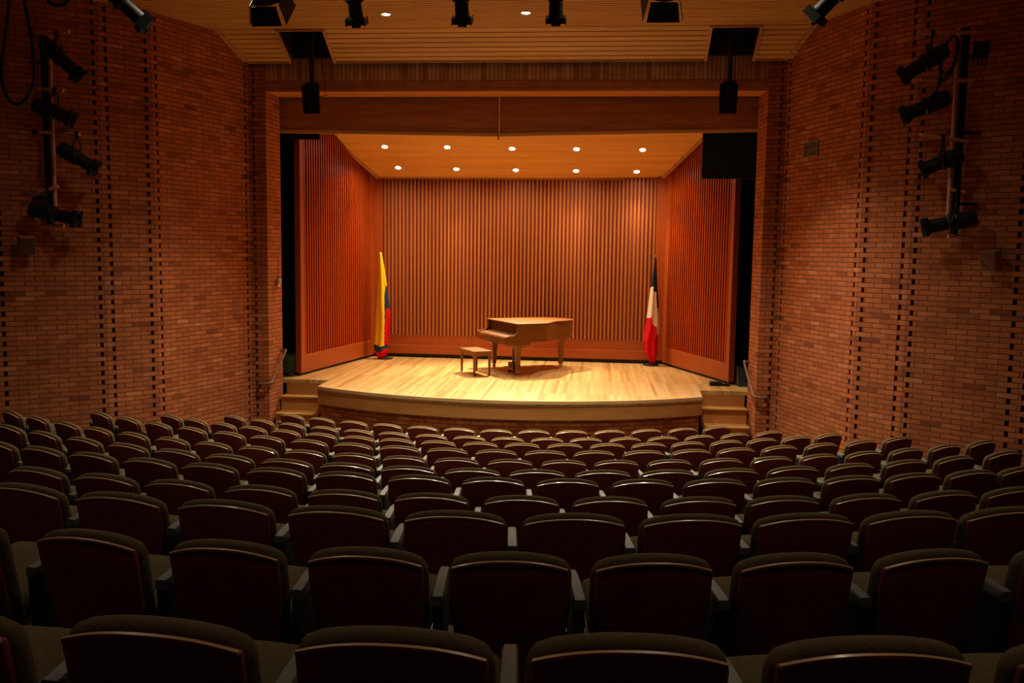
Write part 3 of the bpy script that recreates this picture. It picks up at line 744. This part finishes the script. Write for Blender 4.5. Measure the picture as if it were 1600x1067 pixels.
# ------------------------------------------------------------------ flags
def flag(name, label, base, topx, tab, mats, colour, Y, seed):
    t = thing(name, label, 'flag', base)
    rnd = random.Random(seed)
    mb = MB(); mb.lathe([(.001,0),(.17,0),(.17,.02),(.10,.035),(.03,.06),(.03,.12),(.001,.12)], frame((0,0,0),(0,0,1),(1,0,0)), 28); mb.build('base', M_black, t, smooth=True)
    mb = MB(); mb.tube([(0,0,.05),(topx-base[0],Y-base[1],2.33)], .014, 10); p = mb.build('pole', M_pole, t, smooth=True)
    mb = MB(); mb.lathe([(.001,0),(.012,.005),(.018,.03),(.010,.055),(.001,.075)], frame((topx-base[0],Y-base[1],2.32),(0,0,1),(1,0,0)), 12); mb.build('finial', M_brass, p, smooth=True)
    NZ, NS = 90, 40; mb = MB(); V = []; F = []
    ys = [q[0] for q in tab]
    for iz in range(NZ+1):
        cy = lerp(ys[0], ys[-1], iz/NZ)
        L = interp(cy, [(q[0], q[3]) for q in tab]); R = interp(cy, [(q[0], q[4]) for q in tab]); z = interp(cy, [(q[0], q[5]) for q in tab])
        w = R-L; tt = iz/NZ
        for i in range(NS+1):
            s = i/NS
            # cloth gathered round the pole: folds deepen towards the hem
            dep = (.02+.30*w)*(1-(2*s-1)**2)
            fold = (.004+.024*tt)*math.sin(2*PI*(1.9*s+.4*math.sin(tt*2.2+seed)))+.004*tt*math.sin(2*PI*5*s+tt*4)
            V.append((L+w*s-base[0], Y-base[1]-dep-fold*min(1,w*6), z-base[2]+.012*math.sin(s*9+seed)*min(1,tt*3)*(1 if iz < NZ else 1)))
    # the back half of the cloth closes behind the pole
    n1 = len(V)
    for iz in range(NZ+1):
        a, b = V[iz*(NS+1)], V[iz*(NS+1)+NS]
        for i in range(NS+1):
            s = i/NS; wv = abs(b[0]-a[0])
            V.append((lerp(a[0],b[0],s), lerp(a[1],b[1],s)+(.02+.12*wv)*(1-(2*s-1)**2)+.012*math.sin(s*16+iz*.03)*(1-(2*s-1)**2), lerp(a[2],b[2],s)))
    def q2(iz, i):
        cy = lerp(ys[0], ys[-1], (iz+.5)/NZ)
        return lerp(interp(cy, [(q[0], q[1]) for q in tab]), interp(cy, [(q[0], q[2]) for q in tab]), (i+.5)/NS), cy
    for side, o in ((0, 0), (1, n1)):
        for iz in range(NZ):
            for i in range(NS):
                x, cy = q2(iz, i); mb.m = colour(x, cy)
                a = o+iz*(NS+1)+i; f = (a, a+1, a+NS+2, a+NS+1)
                mb.raw([], []); mb.f.append(f); mb.uv.append(None); mb.mi.append(mb.m)
    mb.v = [Vector(v) for v in V]
    o = mb.build('cloth', mats, t, smooth=True)
    sf = o.modifiers.new('cloth_thickness', 'SOLIDIFY'); sf.thickness = .004
    return t
def col_left(x, y):
    if y < 360: return 0
    if y < 850:
        xb = interp(y, [(360,222),(450,213),(600,219),(850,213)])
        if x < xb: return 0
        if y < 540: return 1
        return 1 if x < xb+interp(y, [(540,14),(660,3),(700,0)]) and y < 700 else 2
    if y < interp(x, [(122,846),(210,863),(214,850)]) and x < 214: return 0
    if y < interp(x, [(128,880),(150,914),(205,892),(245,872)]): return 1
    return 2
def col_right(x, y):
    if y < 312: return 0
    if y < 345: return 0 if x > 218 else 1
    if y < 490 and x > interp(y, [(345,240),(490,247)]): return 0
    if y > 562 and x < 207: return 2
    if y > interp(x, [(207,622),(245,640),(250,715),(278,690)]): return 2
    return 1
TL = [(80,165,185,-3.257,-3.203,3.353),(200,162,208,-3.265,-3.142,3.04),(300,160,225,-3.271,-3.097,2.777),(450,150,243,-3.299,-3.049,2.382),(590,140,262,-3.326,-2.998,2.012),(735,130,254,-3.354,-3.019,1.627),(848,122,240,-3.376,-3.057,1.327),(905,123,243,-3.374,-3.049,1.173),(969,150,212,-3.301,-3.133,1.03)]
TR = [(62,232,243,2.753,2.781,3.344),(200,212,247,2.712,2.802,2.992),(315,195,251,2.677,2.821,2.696),(470,175,262,2.637,2.862,2.296),(575,160,270,2.606,2.89,2.025),(682,145,276,2.577,2.912,1.746),(758,134,255,2.555,2.863,1.55),(870,150,253,2.602,2.868,1.257),(950,200,225,2.738,2.802,1.05)]
flag('flag_on_pole', 'furled yellow, blue and red flag on a pole at the back left stage corner', (-3.14,19.66,STAGE), -3.23, TL, [M_yellow,M_blue,M_red], col_left, 19.60, 1)
flag('flag_on_pole', 'furled navy, white and red flag on a pole at the back right stage corner', (2.73,19.66,STAGE), 2.767, TR, [M_navy,M_white,M_red], col_right, 19.60, 4)

# ------------------------------------------------------------------ wings and stage edge
t = thing('equipment_box', 'dark green box standing in the left wing by the brick pier', 'box', (-4.42,16.95,STAGE))
mb = MB(); mb.box((-.22,-.15,.03), (.20,.25,.37)); mb.build('body', M_green, t, bevel=.01)
mb = MB(); mb.box((-.23,-.16,.37), (.21,.26,.39)); mb.build('lid', M_green, t, bevel=.006)
for x in (-.17, .15):
    for y in (-.11, .21):
        mb = MB(); mb.lathe([(.018,-.012),(.018,.012)], frame((x,y,.017),(1,0,0)), 12); mb.build('caster', M_black, t)
t = thing('cable_coil', 'black coil of cable lying beside the green box in the left wing', 'cable', (-4.28,16.62,STAGE))
mb = MB()
for k in range(3):
    mb.tube([(.075*math.cos(q*PI/10)*(1+.06*k), .075*math.sin(q*PI/10)*(1+.05*k), .012+.022*k) for q in range(21)], .011, 6)
mb.build('loops', M_cable, t)
t = thing('equipment_box', 'dark wedge-shaped box standing in the right wing by the brick pier', 'box', (4.36,16.95,STAGE))
mb = MB(); mb.hexa([(-.20,-.15,0),(.2,-.15,0),(.2,.25,0),(-.2,.25,0)], [(-.20,.02,.36),(.2,.02,.30),(.2,.25,.30),(-.2,.25,.36)]); mb.build('body', M_bluebox, t, bevel=.01)
mb = MB(); mb.box((-.06,-.155,.12), (.06,-.10,.15)); mb.build('handle', M_black, t)
t = thing('floor_box', 'small black box on the stage floor at the bottom of the right panel', 'floor box', (3.82,16.88,STAGE))
mb = MB(); mb.hexa([(-.17,-.07,0),(.10,-.07,0),(.10,.08,0),(-.17,.08,0)], [(-.16,-.05,.075),(.06,-.05,.075),(.06,.07,.075),(-.16,.07,.075)]); mb.build('body', M_metalblk, t, bevel=.006)
mb = MB(); mb.hexa([(.10,-.06,0),(.22,-.06,0),(.22,.07,0),(.10,.07,0)], [(.10,-.05,.05),(.2,-.05,.03),(.2,.06,.03),(.10,.06,.05)]); mb.build('pedal_plate', M_metalblk, t, bevel=.006)
for x, y, lab in ((-1.62,15.92,'left of the piano'), (2.1,16.35,'right of the piano')):
    t = thing('floor_hatch', f'small brass cover plate set in the stage floor {lab}', 'floor plate', (x,y,STAGE))
    mb = MB(); mb.box((-.09,-.05,-.002), (.09,.05,.004)); mb.build('plate', M_mould, t); mb = MB(); mb.box((-.03,-.012,.004), (.03,.012,.007)); mb.build('latch', M_brass, t)

# ------------------------------------------------------------------ handrails by the steps
def handrail(sx, label):
    t = thing('handrail', label, 'handrail', (sx*4.25, 15.7, 1.2))
    A = [(sx*4.205,16.00,1.56),(sx*4.15,15.99,1.56),(sx*4.125,15.94,1.53),(sx*4.205,15.56,1.10),(sx*4.23,15.45,1.035),(sx*4.33,15.42,1.02),(sx*4.41,15.43,1.02),(sx*4.425,15.47,1.02)]
    pts = smoothline3(A, 5)
    mb = MB(); mb.tube(pts, .021, 10); mb.build('rail', M_handrail, t, world=True, smooth=True)
    for p, d in (((sx*4.215,16.00,1.56),(sx,0,0)), ((sx*4.425,15.472,1.02),(0,1,0))):
        mb = MB(); mb.lathe([(.042,-.008),(.042,.006)], frame(p, d), 16); mb.build('wall_plate', M_handrail, t, world=True)
def smoothline3(pts, n):
    out = []
    for i in range(len(pts)-1):
        p0, p1, p2, p3 = pts[max(0,i-1)], pts[i], pts[i+1], pts[min(len(pts)-1,i+2)]
        for k in range(n):
            t = k/n
            out.append(tuple(.5*((2*p1[j])+(-p0[j]+p2[j])*t+(2*p0[j]-5*p1[j]+4*p2[j]-p3[j])*t*t+(-p0[j]+3*p1[j]-3*p2[j]+p3[j])*t**3) for j in range(3)))
    out.append(pts[-1]); return out
handrail(-1, 'brown tubular handrail on the left brick pier above the steps')
handrail(1, 'brown tubular handrail on the right brick pier above the steps')

# switch box on the left jamb
t = thing('switch_box', 'small metal switch box with yellow labels on the left brick pier', 'switch', (-4.222,15.90,2.83))
M = frame((0,0,0), (.995,.10,0), (0,0,1))   # local z into the opening
mb = MB(); mb.box((-.055,-.11,-.01), (.055,.10,.035), M); mb.build('housing', M_switch, t, bevel=.004)
mb = MB(); mb.box((-.095,-.085,-.005), (-.057,.085,.02), M); mb.build('label_plate', M_yellowlab, t)
mb = MB()
for y in (-.055, 0, .055): mb.lathe([(.016,.034),(.016,.044),(.001,.046)], M @ Matrix.Translation((0.005,y,0)), 12)
mb.build('button', M_yellowlab, t)
mb = MB(); mb.tube([(-4.235+4.235,0,.055),(.0,.0,.45)], .008, 6); mb.build('conduit', M_handrail, t)

# ------------------------------------------------------------------ things on the side walls
def wallframe(i, sx, s, z, out=0):
    """frame on wall piece i: x along towards the viewer, y up, z into the hall"""
    a, b = Vector((sx*WPTS[i][0], WPTS[i][1], 0)), Vector((sx*WPTS[i+1][0], WPTS[i+1][1], 0)); d = (b-a).normalized()
    n = Vector((-d.y, d.x, 0));
    if n.x*sx > 0: n = -n
    p = a+d*s+n*out; p.z = z
    return p, d, n
p, d, n = wallframe(2, 1, .80, 5.08, .0)
t = thing('vent_grille', 'square grey vent grille set in the right brick wall', 'vent', p)
M = Matrix((d, Vector((0,0,1)), n)).transposed().to_4x4()
mb = MB()
for lo, hi in (((-.20,-.12,0),(.20,-.10,.02)), ((-.20,.10,0),(.20,.12,.02)), ((-.20,-.10,0),(-.18,.10,.02)), ((.18,-.10,0),(.20,.10,.02)), ((-.01,-.10,0),(.01,.10,.018)), ((-.18,-.008,0),(.18,.008,.018))): mb.box(lo, hi, M)
mb.build('frame', M_vent, t)
mb = MB()
for k in range(9):
    z = -.09+.0225*k; mb.box((-.18,z-.008,.002), (.18,z+.006,.010), M)
mb.build('slats', M_ventslot, t)

def wall_speaker(sx, label, s, z, face):
    p, d, n = wallframe(4, sx, s, z, 0)
    t = thing('wall_speaker', label, 'loudspeaker', p)
    M = Matrix((d, Vector((0,0,1)), n)).transposed().to_4x4()
    mb = MB(); mb.box((-.06,.02,0), (.06,.14,.02), M); mb.tube([M @ Vector((0,.06,.02)), M @ Vector((0,.04,.12))], .018, 8); mb.build('bracket', M_metalblk, t)
    zd = (n*.75+Vector((-sx*.55,-.25,-.30))).normalized()
    F = frame(n*.20+Vector((0,0,-.02)), zd, (0,0,1))   # x up, z outwards
    def bx(x0,x1,y0,y1,z0,z1,mt,nm):
        mb = MB(); mb.box((x0,y0,z0), (x1,y1,z1), F); return mb.build(nm, mt, t, bevel=.004)
    bx(-.125,.125,-.10,.10,-.09,.06, M_wallspk, 'cabinet'); bx(-.118,.118,-.093,.093,.061,.072, face, 'front_cloth')
    if sx > 0:
        mb = MB(); mb.lathe([(.008,.073),(.008,.077)], F @ Matrix.Translation((.03,.05,0)), 10); mb.build('badge', M_steel, t)
wall_speaker(-1, 'small brown loudspeaker box bracketed to the left brick wall', 1.05, 3.44, M_wallspkface)
wall_speaker(1, 'small brown loudspeaker box bracketed to the right brick wall', 1.10, 3.42, M_wallspkfaceR)

# ------------------------------------------------------------------ stage lights
def ellipsoidal(label, c, aim, L, r, hang, group, ears=True):
    """profile spotlight: c middle of the barrel, aim its direction, hang the point of the pipe it is clamped to"""
    t = thing('profile_spotlight', label, 'spotlight', c, 0, group)
    aim = Vector(aim).normalized(); M = frame((0,0,0), aim, (0,0,1))   # x up-ish
    h = L/2
    mb = MB(); mb.lathe([(.001,-h),(r*.62,-h),(r*.85,-h*.93),(r*.92,-h*.62),(r*.92,-h*.22),(r*.70,-h*.14)], M, 20); mb.build('lamp_housing', M_metalblk, t, smooth=True)
    mb = MB(); mb.lathe([(r*.70,-h*.16),(r*.98,-h*.08),(r*.98,h*.06),(r*.74,h*.12),(r*.78,h*.78),(r*.92,h*.80),(r*.92,h),(r*.80,h),(r*.78,h*.84),(.001,h*.83)], M, 20); b = mb.build('barrel', M_metalblk, t, smooth=True)
    mb = MB(); mb.lathe([(r*.77,h*.86),(r*.5,h*.89),(.001,h*.90)], M, 20); mb.build('lens', M_lens, b, smooth=True)
    if ears:
        mb = MB()
        for sx in (-1, 1): mb.box((-r*.9,sx*r*1.06-.004,h*.80), (r*.9,sx*r*1.06+.004,h*1.12), M)
        mb.box((-r*1.06,-r*1.06,h*.82), (-r*1.02,r*1.06,h*1.06), M); mb.box((-r*.5,-r*.5,h*1.0),(-r*.44,r*.5,h*1.22), M)
        mb.build('filter_holder', M_metalblk, t)
    else:
        mb = MB()
        for sx in (-1, 1): mb.box((-r,sx*r-.004,h*.86), (r,sx*r+.004,h*1.04), M); mb.box((sx*r-.004,-r,h*.86), (sx*r+.004,r,h*1.04), M)
        mb.build('filter_holder', M_metalblk, t)
    hg = Vector(hang)-Vector(c)
    side = aim.cross(Vector((0,0,1)));
    side = side.normalized() if side.length > .05 else Vector((1,0,0))
    mb = MB(); yk = hg-Vector((0,0,.05)) if hg.z > 0 else hg+Vector((0,0,.05))
    for sg in (-1, 1):
        a = side*sg*r*1.12; mb.tube([a, a+yk*.75, yk*.98], .011, 6)
    mb.build('yoke', M_metalblk, t)
    mb = MB(); mb.box(tuple(hg-Vector((.022,.03,.05))), tuple(hg+Vector((.022,.03,.035)))); mb.build('clamp', M_metalblk, t)
    mb = MB(); mb.tube([tuple(aim*-h*.9), tuple(aim*-h*1.15+Vector((0,0,-.06))), tuple(aim*-h*.9+Vector((0,0,-.14))), tuple(aim*-h*.2+hg*.4+side*.05), tuple(hg+side*.04)], .007, 6); mb.build('lead', M_cable, t)
    return t
def fresnel(label, c, aim, L, r, hang, group):
    t = thing('barn_door_light', label, 'spotlight', c, 0, group)
    aim = Vector(aim).normalized(); M = frame((0,0,0), aim, (0,0,1)); h = L/2
    mb = MB(); mb.lathe([(.001,-h),(r*.75,-h),(r*.98,-h*.7),(r,h),(r*.9,h),(r*.88,h*.7),(.001,h*.68)], M, 24); b = mb.build('lamp_housing', M_metalblk, t, smooth=True)
    mb = MB()
    for k in range(5): mb.lathe([(r*1.02,-h*.5+k*h*.2),(r*1.05,-h*.45+k*h*.2),(r*1.02,-h*.40+k*h*.2)], M, 24)
    mb.build('cooling_fins', M_metalblk, b)
    mb = MB(); mb.lathe([(r*.87,h*.75),(r*.6,h*.86),(.001,h*.9)], M, 24); mb.build('lens', M_lens, b, smooth=True)
    for k in range(4):
        F = M @ Matrix.Rotation(k*PI/2, 4, 'Z') @ Matrix.Translation((r*1.02, 0, h)) @ Matrix.Rotation(math.radians(12 if k % 2 else 20), 4, 'Y')
        mb = MB(); w0, w1, ln = r*.85, r*(1.2 if k % 2 else 1.05), r*1.25
        mb.hexa([F @ Vector(q) for q in ((-.003,-w0,0),(.003,-w0,0),(.003,w0,0),(-.003,w0,0))], [F @ Vector(q) for q in ((-.003,-w1,ln),(.003,-w1,ln),(.003,w1,ln),(-.003,w1,ln))])
        mb.build('barn_door', M_metalblk, t)
    hg = Vector(hang)-Vector(c); side = aim.cross(Vector((0,0,1))).normalized()
    mb = MB(); yk = hg-Vector((0,0,.05))
    for sg in (-1, 1): mb.tube([side*sg*r*1.1, side*sg*r*1.1+yk*.7, yk], .013, 6)
    mb.build('yoke', M_metalblk, t)
    mb = MB(); mb.box(tuple(hg-Vector((.025,.035,.05))), tuple(hg+Vector((.025,.035,.04)))); mb.build('clamp', M_metalblk, t)
    mb = MB(); mb.tube([tuple(aim*-h*.9), tuple(aim*-h*.9+Vector((.02,-.1,.0))), tuple(hg*.6+Vector((.05,-.1,0))), tuple(hg+Vector((.06,0,0)))], .008, 6); mb.build('lead', M_cable, t)
    return t
# the pipe over the audience
t = thing('lighting_pipe', 'black lighting pipe hung under the ceiling above the middle rows', 'pipe', (0,9.5,6.42))
mb = MB(); mb.tube([(-4.6,9.5,6.42),(4.6,9.5,6.42)], .03, 12); mb.build('pipe', M_metalblk, t, world=True)
for x in (-4.2,-1.5,1.5,4.2):
    mb = MB(); mb.tube([(x,9.5,6.42),(x,9.5,CEIL+.01)], .012, 8); mb.build('hanger_rod', M_metalblk, t, world=True)
G1 = 'stage lights on the ceiling pipe'
fresnel('large black stage lamp with barn doors under the ceiling, left of centre', (-2.04,9.55,6.17), (.03,.62,-.62), .26, .16, (-2.04,9.5,6.42), G1)
fresnel('large black stage lamp with barn doors under the ceiling, right of centre', (2.14,9.55,6.17), (-.03,.62,-.62), .26, .16, (2.14,9.5,6.42), G1)
for x, lab in ((-1.07,'leftmost'), (.06,'middle'), (1.04,'rightmost')):
    ellipsoidal(f'narrow black spotlight pointing down from the ceiling pipe, {lab} of three', (x,9.55,6.02), (0,.45,-.9), .44, .095, (x,9.5,6.42), G1)
ellipsoidal('black spotlight slanting inwards at the far left end of the ceiling pipe', (-3.62,9.55,6.04), (.62,.35,-.62), .62, .10, (-3.72,9.5,6.42), G1)
ellipsoidal('black spotlight slanting inwards at the far right end of the ceiling pipe', (3.84,9.55,6.03), (-.60,.35,-.62), .58, .10, (3.94,9.5,6.42), G1)

# ladder poles on the side walls with arms and spotlights
def tower(sx, px, py, z0, z1, arms, label):
    t = thing('lighting_pole', label, 'lighting pole', (px,py,z0))
    mb = MB(); mb.box((px-.045,py-.035,z0), (px+.045,py+.035,z1)); mb.build('pole', M_metalblk, t, world=True, bevel=.004)
    mb = MB(); mb.tube([(px-sx*.085,py-.01,z0+.05),(px-sx*.085,py-.01,z1)], .024, 8); mb.build('conduit', M_arm, t, world=True, smooth=True)
    for z in (z0+.4, (z0+z1)/2, z1-.35):
        mb = MB(); wx = px+sx*.26; mb.box((min(px,wx)+.03,py+.0,z-.02), (max(px,wx),py+.04,z+.02)); mb.build('wall_bracket', M_metalblk, t, world=True)
    for (xa, za, xb, zb) in arms:
        mb = MB(); mb.tube([(xa,py-.06,za),(xb,py-.06,zb)], .024, 10); mb.build('arm', M_arm, t, world=True, smooth=True)
tower(-1, -6.215, 12.25, 3.70, 6.32, [(-6.30,6.34,-5.80,6.36),(-6.30,5.60,-5.92,5.56),(-6.30,5.00,-5.70,4.97),(-6.34,4.17,-6.05,4.25),(-6.34,3.70,-5.98,3.70)], 'black vertical lighting pole on the left brick wall')
tower(1, 6.105, 12.25, 3.72, 6.32, [(5.49,6.255,6.2,6.25),(5.57,5.68,6.2,5.66),(5.60,4.99,6.2,4.90),(6.0,4.30,6.2,4.26),(6.02,3.70,6.28,3.70)], 'black vertical lighting pole on the right brick wall')
G2 = 'spotlights on the wall poles'
for c, a, L, hang, lab in (((-5.89,12.10,5.99),(.43,.1,-.43),.64,(-5.98,12.19,6.34),'topmost on the left wall pole'),
                      ((-6.03,12.10,5.27),(.48,.1,-.20),.54,(-6.04,12.19,5.58),'second from the top on the left wall pole'),
                      ((-5.70,12.10,4.64),(.44,.1,-.27),.54,(-5.74,12.19,4.975),'third from the top on the left wall pole'),
                      ((-6.06,12.08,3.86),(.61,.1,-.13),.66,(-6.20,12.19,4.21),'lowest on the left wall pole')):
    ellipsoidal('black spotlight aimed at the stage, '+lab, c, a, L, .115, hang, G2, ears=False)
for c, a, L, hang, lab in (((5.60,12.18,5.88),(-.47,.1,-.31),.60,(5.68,12.19,6.25),'topmost on the right wall pole'),
                      ((5.65,12.18,5.34),(-.52,.1,-.22),.58,(5.80,12.19,5.67),'second from the top on the right wall pole'),
                      ((5.88,12.16,4.64),(-.40,.1,-.17),.50,(5.88,12.19,4.95),'third from the top on the right wall pole'),
                      ((6.00,12.10,3.87),(-.56,.1,-.12),.62,(6.10,12.19,4.28),'lowest on the right wall pole')):
    ellipsoidal('black spotlight aimed at the stage, '+lab, c, a, L, .115, hang, G2, ears=False)
t = thing('cable_coil', 'coiled black cable hanging from the top arm of the right wall pole', 'cable', (5.95,12.17,6.18))
mb = MB()
for k in range(4):
    pts = [(-.02-.10*math.sin(q*PI/12)*(1 if k % 2 else .75)-.20*(1-math.cos(q*PI/12))/2*.45, -.012*k, .02-.55*(1-math.cos(q*PI/12))/2*(1-.06*k)) for q in range(25)]
    mb.tube(pts, .010, 6)
mb.build('loops', M_cable, t)
t = thing('connector_box', 'small black connector box behind the top of the right wall pole', 'box', (6.33,12.33,6.08))
mb = MB(); mb.box((-.09,-.03,-.09), (.09,.03,.09)); mb.build('housing', M_metalblk, t, bevel=.004)
mb = MB()
for k in range(3): mb.tube([(-.05+.05*k,-.03,-.06),(-.05+.05*k,-.06,-.10),(-.04+.05*k,-.05,-.22)], .01, 6)
mb.build('plug_lead', M_cable, t)
# hanging cable loops at the upper left
def loop(name, label, pts, r):
    t = thing(name, label, 'cable', pts[0]); mb = MB(); mb.tube(smoothline3(pts, 6), r, 8); mb.build('cable', M_cable, t, world=True, smooth=True)
loop('hanging_cable', 'thick black cable looping down from the ceiling at the far left', [(-6.02,11.3,CEIL),(-6.06,11.3,6.55),(-6.14,11.3,6.07),(-6.21,11.3,5.67),(-6.17,11.3,5.39),(-6.03,11.3,5.24),(-5.85,11.3,5.35),(-5.76,11.3,5.59),(-5.78,11.3,6.07),(-5.86,11.3,6.55),(-5.92,11.3,CEIL)], .024)
loop('hanging_cable', 'short black cable loop at the ceiling edge above the left wall pole', [(-5.60,11.3,CEIL),(-5.57,11.3,6.62),(-5.49,11.3,6.50),(-5.38,11.3,6.48),(-5.27,11.3,6.54),(-5.2,11.3,CEIL)], .024)

# loudspeakers hung from the two ceiling openings
def hung_speaker(x, xp, label):
    t = thing('hanging_loudspeaker', label, 'loudspeaker', (xp, 14.95, 6.15))
    R = Matrix.Translation((x,14.95,5.90)) @ Matrix.Rotation(math.radians(9), 4, 'X') @ Matrix.Rotation(math.radians(-8 if x > 0 else 8), 4, 'Z')
    mb = MB(); mb.hexa([R @ Vector(q) for q in ((-.135,-.15,-.235),(.135,-.15,-.235),(.105,.13,-.235),(-.105,.13,-.235))], [R @ Vector(q) for q in ((-.145,-.15,.225),(.145,-.15,.225),(.11,.13,.225),(-.11,.13,.225))]); mb.build('cabinet', M_spkbox, t, world=True, bevel=.012)
    mb = MB(); mb.hexa([R @ Vector(q) for q in ((-.122,-.163,-.215),(.122,-.163,-.215),(.122,-.151,-.215),(-.122,-.151,-.215))], [R @ Vector(q) for q in ((-.13,-.163,.205),(.13,-.163,.205),(.13,-.151,.205),(-.13,-.151,.205))]); mb.build('grille', M_grille, t, world=True)
    mb = MB(); mb.box(tuple((-.02,-.166,-.205)), (.02,-.163,-.195), R); mb.build('badge', M_steel, t, world=True)
    mb = MB(); mb.tube([(xp,15.0,6.10),(xp,15.0,7.66)], .038, 12); mb.build('pole', M_metalblk, t, world=True, smooth=True)
    mb = MB(); mb.box((xp-.09,14.93,6.10), (xp+.09,15.09,6.17)); mb.build('mount', M_metalblk, t, world=True)
    mb = MB(); mb.tube([(x+.05,15.08,5.95),(x+.17,15.15,5.99),(x+.12,15.2,6.3),(xp+.11,15.2,6.6),(xp+.1,15.1,7.1)], .007, 6); mb.build('lead', M_cable, t, world=True)
hung_speaker(-3.255, -3.27, 'black loudspeaker hung on a pole from the left ceiling opening')
hung_speaker(3.545, 3.56, 'black loudspeaker hung on a pole from the right ceiling opening')
